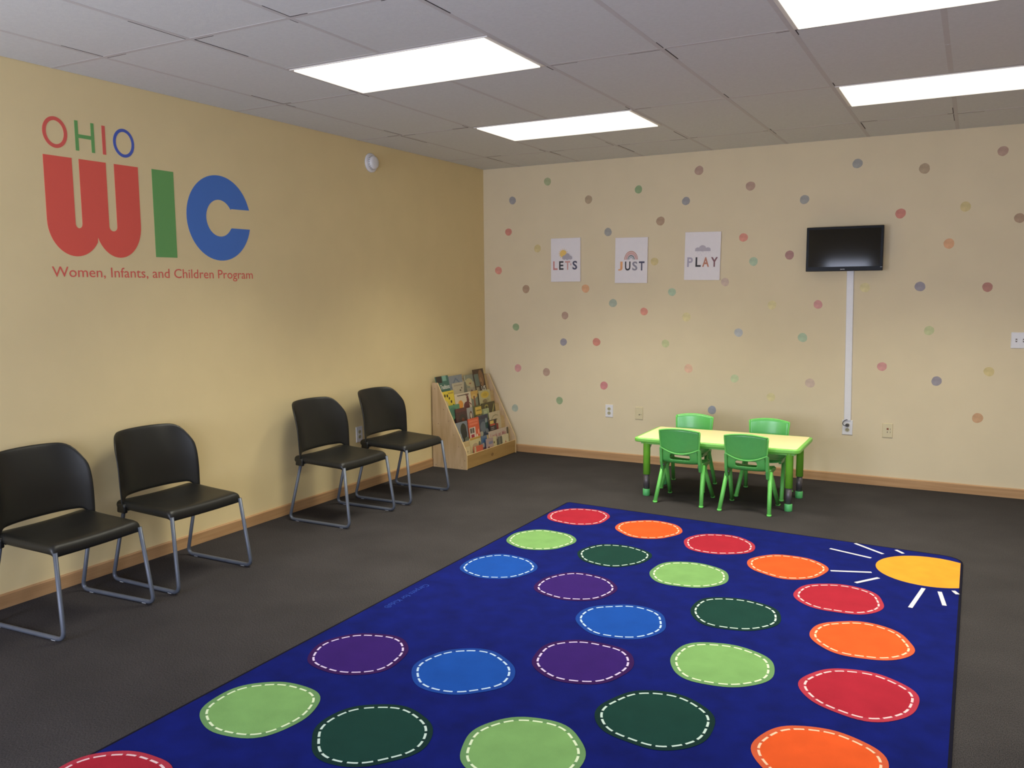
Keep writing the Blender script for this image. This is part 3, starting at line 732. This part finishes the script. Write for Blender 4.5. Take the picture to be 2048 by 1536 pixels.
for (cx, cy, cn) in DISC:
    ph = [rr.uniform(0, 2*PI) for _ in range(4)]
    def rad(t, s=1.0): return .214*s*(1+.022*math.sin(3*t+ph[0])+.018*math.sin(4*t+ph[1])+.010*math.sin(7*t+ph[2]))
    a.k = k_base; a.poly([(cx+rad(2*PI*k/64)*math.cos(2*PI*k/64), cy+rad(2*PI*k/64)*math.sin(2*PI*k/64)) for k in range(64)], RM[cn][1])
    a.k = k_base+1; a.poly([(cx+rad(2*PI*k/64, .87)*math.cos(2*PI*k/64), cy+rad(2*PI*k/64, .87)*math.sin(2*PI*k/64)) for k in range(64)], RM[cn][0])
    a.k = k_base+2; nd = 23
    for k in range(nd):
        t0 = 2*PI*(k+rr.uniform(-.06, .06))/nd+ph[3]; t1 = t0+2*PI/nd*.72
        pth = []
        for s_ in range(4):
            t_ = t0+(t1-t0)*s_/3; pth.append((cx+rad(t_, .885)*math.cos(t_), cy+rad(t_, .885)*math.sin(t_)))
        a.strip(pth, .0088, STB[cn], keep=True)
a.k = 5
# maker's words woven along the left edge, reading towards the camera
b2 = bmesh.new(); a2 = Art(b2, (1.690-2.92, -3.565+3.8, ZR-.0002), (0, -1, 0), (1, 0, 0), .0001)
a2.text('Carpets for Kids\u00ae', 0, 0, .03, RM_txt, width=.37, height=.046)
rp = link('pile', bm, a.mats, rug, norm=False)
link('woven_words', b2, a2.mats, rug, norm=False)['label'] = 'small pale blue words woven along the left edge'

# ------------------------------------------------------------------ book display and books
SX0, SY0, SY1 = .018, -.968, -.055
bs = empty('book_display', (SX0, (SY0+SY1)/2, 0)); tag(bs, 'sloping birch plywood book display in the room corner, full of picture books', 'bookshelf')
HW = (SY1-SY0)/2
prof = [(0, 0), (0, .752), (.055, .752), (.345, .160), (.350, .13), (.350, 0)]
for s_ in (-1, 1):
    bm = bmesh.new(); y0, y1 = sorted((s_*HW, s_*(HW-.013))); prism(bm, prof, 'y', y0, y1)
    bm.faces.ensure_lookup_table()
    for f in bm.faces:
        n = f.normal if f.normal.length else Vector((0, 0, 0))
    sp_ = link('side_panel', bm, [M_ply, M_plyedge], bs)
    for p in sp_.data.polygons:
        if abs(p.normal.y) < .5: p.material_index = 1
    bm = bmesh.new()
    for x, z in ((.03, .70), (.12, .52), (.17, .42), (.06, .39), (.22, .30), (.27, .20), (.33, .08), (.03, .02), (.30, .02)):
        prism(bm, ell(x, z, .0035, .0035, 10), 'y', min(s_*HW, s_*(HW+.0006)), max(s_*HW, s_*(HW+.0006)))
    link('screw_plug', bm, M_screw, sp_)
TI = [(.062, .590), (.122, .470), (.180, .352), (.240, .222), (.300, .030)]   # ledge rear x, z
LEAN = []
for i, (x, z) in enumerate(TI):
    xt, zt = (.030, .738) if i == 0 else (TI[i-1][0]+.044, TI[i-1][1]+.001); LEAN.append((x-xt)/(zt-z)); th = .008
    bm = bmesh.new(); prism(bm, [(x-th, z-.01), (x, z-.01), (xt, zt), (xt-th, zt)], 'y', -HW+.013, HW-.013); link('back_panel', bm, M_plyin, bs)
    bm = bmesh.new(); box(bm, x-.008, x+(.0438 if i < 4 else .034), -HW+.013, HW-.013, z-.012, z); link('ledge', bm, M_plyin, bs)
bm = bmesh.new(); box(bm, .334, .346, -HW+.013, HW-.013, .004, .124); fb = link('front_board', bm, [M_plyfront, M_plyedge], bs)
for p in fb.data.polygons:
    if p.normal.z > .5: p.material_index = 1
bm = bmesh.new(); prism(bm, ell(0, .060, .022, .015, 24), 'x', .346, .3466); link('printed_mark', bm, mat('burnt_mark', (134, 100, 60), .6, var=.25, scale=80), bs)
bm = bmesh.new(); box(bm, 0, .006, -HW+.013, HW-.013, .01, .74); link('rear_board', bm, M_plyin, bs)

bc = {}
def bmx(c):
    if c not in bc: bc[c] = mat('cover_%02x%02x%02x' % c, c, .45, var=.05, scale=40)
    return bc[c]
def tri(*p): return list(p)
BOOKS = [
 # tier, y0, y1, top z, bottom z, depth layer, cover colour, label, art
 (0, -.952, -.770, .803, None, 0, (70, 110, 96), 'teal picture book with white title and orange foot, left of the top row', [('r', 0, .72, .45, 1, (52, 46, 38)), ('r', .5, .78, .82, 1, (128, 172, 152)), ('r', 0, 0, 1, .30, (206, 98, 60)), ('e', .3, .16, .25, .12, (224, 130, 96)), ('t', 'Traditions', .24, .44, .73, .19, (226, 226, 212)), ('e', .8, .18, .12, .1, (150, 104, 74))]),
 (0, -.768, -.560, .790, None, 0, (136, 140, 142), 'grey blue picture book with a mountain outline on the top row', [('p', [(.05, .45), (.5, .9), (.95, .5), (.9, .46), (.5, .82), (.1, .4)], (104, 116, 130)), ('e', .45, .35, .06, .1, (120, 84, 70)), ('r', 0, 0, 1, .2, (116, 122, 116))]),
 (0, -.745, -.535, .722, None, 1, (186, 174, 146), 'cream picture book with a grey hill, in front of the mountain book', [('r', .1, .78, .7, .86, (160, 146, 124)), ('p', [(.7, .0), (1, 0), (1, .95), (.88, .98), (.78, .5)], (112, 112, 96)), ('e', .5, .45, .06, .07, (110, 92, 76)), ('e', .62, .60, .04, .06, (110, 92, 76)), ('r', 0, 0, 1, .12, (120, 116, 86))]),
 (0, -.530, -.345, .775, None, 0, (140, 142, 122), 'picture book with yellow clouds in a grey sky on the top row', [('e', .35, .62, .3, .2, (188, 176, 128)), ('e', .65, .42, .3, .2, (184, 170, 132)), ('r', 0, 0, 1, .33, (166, 154, 128)), ('e', .42, .55, .10, .04, (160, 108, 82)), ('e', .45, .16, .08, .06, (122, 84, 88)), ('r', 0, 0, .05, 1, (206, 194, 150))]),
 (0, -.385, -.215, .815, None, 1, (78, 58, 38), 'dark brown picture book with an animal face, right of the top row', [('r', 0, .28, .42, .80, (104, 116, 102)), ('e', .66, .60, .24, .36, (138, 100, 62)), ('e', .60, .48, .12, .16, (160, 122, 84)), ('e', .56, .40, .05, .05, (86, 58, 40)), ('t', 'US', .52, .06, .40, .20, (226, 224, 208)), ('r', 0, .0, .3, .24, (156, 146, 116))]),
 (1, -.955, -.800, .672, None, 0, (222, 196, 62), 'bright yellow picture book with black spots, left of the second row', [('r', .45, .86, .95, .93, (184, 156, 60)), ('e', .14, .82, .07, .07, (52, 42, 24)), ('e', .36, .80, .07, .07, (52, 42, 24)), ('e', .52, .68, .06, .06, (52, 42, 24)), ('e', .68, .52, .07, .07, (52, 42, 24)), ('e', .84, .34, .06, .06, (52, 42, 24)), ('e', .84, .12, .05, .06, (52, 42, 24)), ('e', .12, .18, .30, .42, (204, 186, 140)), ('e', .04, .14, .26, .38, (84, 68, 50)), ('p', [(.42, .0), (.58, .0), (.66, .3), (.55, .32)], (128, 66, 50))]),
 (1, -.800, -.560, .632, None, 1, (214, 198, 168), 'white picture book with an orange oval and a maroon hopping animal', [('r', .12, .86, .88, .91, (100, 84, 72)), ('e', .28, .38, .16, .24, (226, 148, 56)), ('e', .66, .22, .19, .26, (104, 52, 52)), ('p', [(.68, .38), (.80, .30), (.86, .56), (.82, .70), (.70, .62)], (112, 54, 50)), ('e', .76, .70, .07, .09, (112, 54, 50)), ('p', [(.66, .80), (.70, .96), (.76, .80)], (112, 54, 50)), ('p', [(.76, .80), (.81, .94), (.82, .78)], (112, 54, 50)), ('p', [(.82, .44), (.98, .28), (.96, .24), (.80, .38)], (112, 54, 50))]),
 (1, -.558, -.425, .628, None, 0, (132, 134, 112), 'picture book with a gold sky and a brown tower in the second row', [('r', 0, .62, 1, 1, (206, 164, 84)), ('e', .45, .66, .3, .14, (214, 180, 104)), ('r', .38, .05, .58, .70, (142, 98, 66)), ('r', .9, 0, 1, .8, (74, 66, 46))]),
 (1, -.420, -.240, .618, None, 1, (190, 178, 128), 'pale picture book with a big yellow flower head, right of the second row', [('e', .5, .70, .38, .22, (212, 182, 70)), ('e', .5, .70, .22, .12, (196, 164, 60)), ('e', .45, .30, .24, .12, (142, 124, 84)), ('r', .1, .05, .8, .14, (160, 116, 72)), ('e', .7, .36, .12, .09, (170, 160, 112))]),
 (2, -.952, -.800, .552, None, 0, (92, 138, 102), 'green picture book with a dark round creature, left of the third row', [('e', .3, .7, .4, .2, (74, 120, 94)), ('e', .42, .14, .20, .26, (40, 36, 34)), ('p', [(.6, 0), (.8, 0), (.9, .5), (.7, .5)], (168, 158, 88))]),
 (2, -.885, -.715, .512, None, 1, (76, 50, 46), 'dark maroon picture book with a shadowy face in the third row', [('e', .55, .38, .32, .28, (58, 50, 42)), ('e', .6, .34, .12, .12, (110, 66, 44)), ('r', .0, .8, 1, 1, (96, 54, 48)), ('e', .60, .20, .12, .05, (140, 58, 46))]),
 (2, -.710, -.600, .496, None, 0, (160, 158, 150), 'small pale grey picture book with a girl figure in the third row', [('e', .66, .45, .22, .32, (110, 72, 50)), ('e', .66, .48, .12, .18, (208, 196, 172)), ('r', .45, 0, .95, .2, (122, 70, 52))]),
 (2, -.600, -.475, .500, None, 1, (94, 92, 50), 'olive green picture book with yellow squares in the third row', [('r', .16, .45, .98, .92, (212, 178, 76)), ('r', .22, .05, .75, .38, (216, 166, 64)), ('r', .30, .66, .9, .74, (150, 124, 50)), ('r', .8, 0, .86, .5, (206, 196, 136))]),
 (2, -.462, -.355, .455, None, 1, (168, 176, 130), 'small pale green picture book in front of the dark green one, third row', [('e', .4, .6, .3, .2, (186, 192, 148)), ('r', .2, .42, .8, .48, (120, 128, 96)), ('r', 0, 0, .08, 1, (120, 124, 84))]),
 (2, -.450, -.225, .504, None, 0, (84, 74, 44), 'dark olive picture book with a pale curved tail, right of the third row', [('p', [(.60, .30), (.72, .36), (.92, .86), (.96, .84), (.80, .30), (.64, .2)], (172, 162, 92)), ('e', .34, .78, .14, .12, (156, 146, 70)), ('e', .34, .74, .09, .07, (70, 62, 40))]),
 (3, -.952, -.775, .400, None, 0, (128, 134, 138), 'grey blue picture book with a dark green bear shape, left of the fourth row', [('e', .62, .58, .26, .34, (50, 54, 36)), ('e', .66, .38, .24, .3, (42, 44, 42)), ('e', .16, .12, .18, .18, (186, 178, 140)), ('p', [(.5, 0), (.64, 0), (.7, .3), (.55, .3)], (48, 50, 40)), ('e', .85, .12, .2, .08, (104, 112, 92)), ('e', .30, .34, .08, .12, (162, 166, 158))]),
 (3, -.770, -.605, .410, None, 1, (214, 94, 56), 'orange red picture book with a white window and magenta square in the fourth row', [('r', .06, .82, .9, .92, (228, 120, 84)), ('r', .06, .68, .86, .78, (228, 120, 84)), ('r', .0, .0, .58, .58, (214, 196, 178)), ('r', .06, .30, .46, .54, (98, 86, 74)), ('r', .12, .04, .42, .24, (160, 44, 62)), ('r', .24, .30, .28, .54, (206, 196, 184)), ('e', .68, .10, .08, .12, (232, 204, 176)), ('e', .86, .3, .06, .14, (240, 170, 140))]),
 (3, -.600, -.430, .414, None, 0, (66, 74, 88), 'dark blue picture book with grey figures in the fourth row', [('r', 0, .8, .95, .96, (62, 58, 72)), ('e', .45, .42, .3, .26, (104, 114, 120)), ('e', .78, .66, .12, .16, (136, 146, 140)), ('e', .2, .12, .18, .12, (160, 160, 142)), ('e', .78, .18, .14, .12, (128, 130, 128)), ('r', .66, .34, .92, .6, (60, 86, 76))]),
 (3, -.445, -.338, .352, None, 2, (60, 48, 42), 'small black, yellow and red picture book in front, fourth row', [('r', .0, .72, .62, .95, (214, 182, 92)), ('r', .0, .60, .8, .70, (190, 70, 44)), ('r', .1, .42, .6, .48, (150, 140, 136)), ('r', .1, .30, .6, .35, (150, 140, 136)), ('r', .3, .02, .8, .2, (110, 54, 38))]),
 (3, -.415, -.235, .420, None, 1, (196, 178, 142), 'cream picture book with a curved title, right end of the fourth row', [('p', [(.1, .66), (.3, .82), (.55, .86), (.8, .80), (.8, .77), (.55, .82), (.32, .78), (.14, .64)], (142, 132, 96)), ('p', [(.45, .05), (.7, .05), (.72, .4), (.5, .45)], (140, 56, 48)), ('e', .48, .56, .12, .1, (106, 100, 62)), ('e', .5, .62, .2, .03, (80, 70, 50))]),
 (4, -.945, -.862, .188, None, 1, (206, 186, 140), 'small cream picture book with an orange shape, left of the bottom row', [('e', .45, .28, .25, .2, (204, 130, 64)), ('r', .15, .70, .7, .75, (160, 140, 104))]),
 (4, -.842, -.690, .248, None, 0, (206, 190, 140), 'cream picture book with a yellow edge behind the red one, bottom row', [('r', 0, .92, 1, 1, (190, 146, 62)), ('e', .45, .66, .25, .1, (178, 156, 122)), ('e', .86, .6, .12, .2, (92, 100, 84)), ('e', .5, .4, .3, .12, (190, 156, 122))]),
 (4, -.822, -.698, .172, None, 2, (196, 96, 68), 'small red picture book with an animal face, front of the bottom row', [('r', 0, 0, .2, 1, (190, 170, 130)), ('e', .55, .25, .14, .24, (220, 200, 168)), ('e', .55, .25, .08, .14, (74, 44, 36)), ('r', .72, 0, 1, .4, (214, 170, 126))]),
 (4, -.684, -.600, .236, None, 0, (92, 110, 134), 'blue and purple picture book in the middle of the bottom row', [('r', 0, .0, .9, .5, (112, 78, 86)), ('r', .2, .72, .95, .9, (64, 100, 140)), ('e', .3, .6, .2, .1, (170, 160, 150))]),
 (4, -.640, -.540, .205, None, 2, (172, 148, 142), 'small pinkish picture book with maroon figures, bottom row', [('e', .28, .42, .2, .18, (94, 46, 42)), ('e', .7, .36, .2, .18, (106, 50, 44)), ('r', .3, .7, .9, .84, (128, 128, 148))]),
 (4, -.548, -.475, .205, None, 1, (198, 186, 142), 'narrow cream picture book with dark specks, bottom row', [('e', .5, .7, .14, .06, (108, 100, 50)), ('e', .4, .4, .16, .05, (98, 80, 48)), ('e', .6, .12, .3, .1, (60, 38, 32))]),
 (4, -.560, -.262, .258, None, 0, (196, 176, 156), 'wide picture book with pink title letters, back of the bottom row', [('t', 'Look at Me', .06, .72, .8, .16, (174, 112, 110)), ('r', .04, .02, .96, .62, (150, 138, 118)), ('r', .9, 0, 1, .98, (96, 84, 62))]),
 (4, -.455, -.405, .192, None, 2, (118, 116, 98), 'narrow grey green book near the right end of the bottom row', [('r', .5, 0, 1, 1, (86, 86, 70))]),
 (4, -.395, -.300, .198, None, 2, (208, 196, 156), 'small cream picture book with a dark brown animal, right of the bottom row', [('e', .6, .22, .35, .24, (74, 62, 42)), ('e', .66, .3, .12, .1, (170, 160, 140)), ('p', [(.35, .5), (.45, .7), (.55, .55)], (184, 96, 64))]),
]
for (ti, y0, y1, zt, zb, lay, col, lb, art) in BOOKS:
    x, z = TI[ti]; hh = zt-z; th = .009; kk = (1.095, 1.10, 1.09, 1.08, 1.22)[ti]; y0 = -.952+(y0+.952)*kk; y1 = -.952+(y1+.952)*kk; w = y1-y0
    ang = math.atan(LEAN[ti])
    xo = x + .0015 + lay*.0115
    t = empty('picture_book', (SX0+xo, (y0+y1)/2, z+.0005)); t.rotation_euler = (0, -ang, 0)
    tag(t, lb, 'book', 'picture books on the sloping display')
    bm = bmesh.new(); box(bm, 0.0015, th-.0015, -w/2+.002, w/2-.002, .002, hh-.002); link('pages', bm, M_page, t)
    bm = bmesh.new()
    a = Art(bm, (th, -w/2, 0), (0, w, 0), (0, 0, hh), .00022)
    mi = a.mi(bmx(col))
    box(bm, 0, .0015, -w/2, w/2, 0, hh, mi); box(bm, th-.0015, th, -w/2, w/2, 0, hh, mi); box(bm, .0015, th-.0015, -w/2, -w/2+.0015, 0, hh, mi)
    for s_ in art:
        if s_[0] == 'r': a.poly([(s_[1], s_[2]), (s_[3], s_[2]), (s_[3], s_[4]), (s_[1], s_[4])], bmx(s_[5]))
        elif s_[0] == 'e':
            pts = [(min(1, max(0, u)), min(1, max(0, v))) for u, v in ell(s_[1], s_[2], s_[3], s_[4], 20)]
            pp = []
            for p in pts:
                if not pp or (abs(p[0]-pp[-1][0])+abs(p[1]-pp[-1][1]) > 1e-4): pp.append(p)
            a.poly(pp, bmx(s_[5]))
        elif s_[0] == 'p': a.poly(s_[1], bmx(s_[2]))
        elif s_[0] == 't': a.text(s_[1], s_[2], s_[3], 1, bmx(s_[6]), width=s_[4], height=s_[5], bold=.02)
    link('cover', bm, a.mats, t, norm=False)
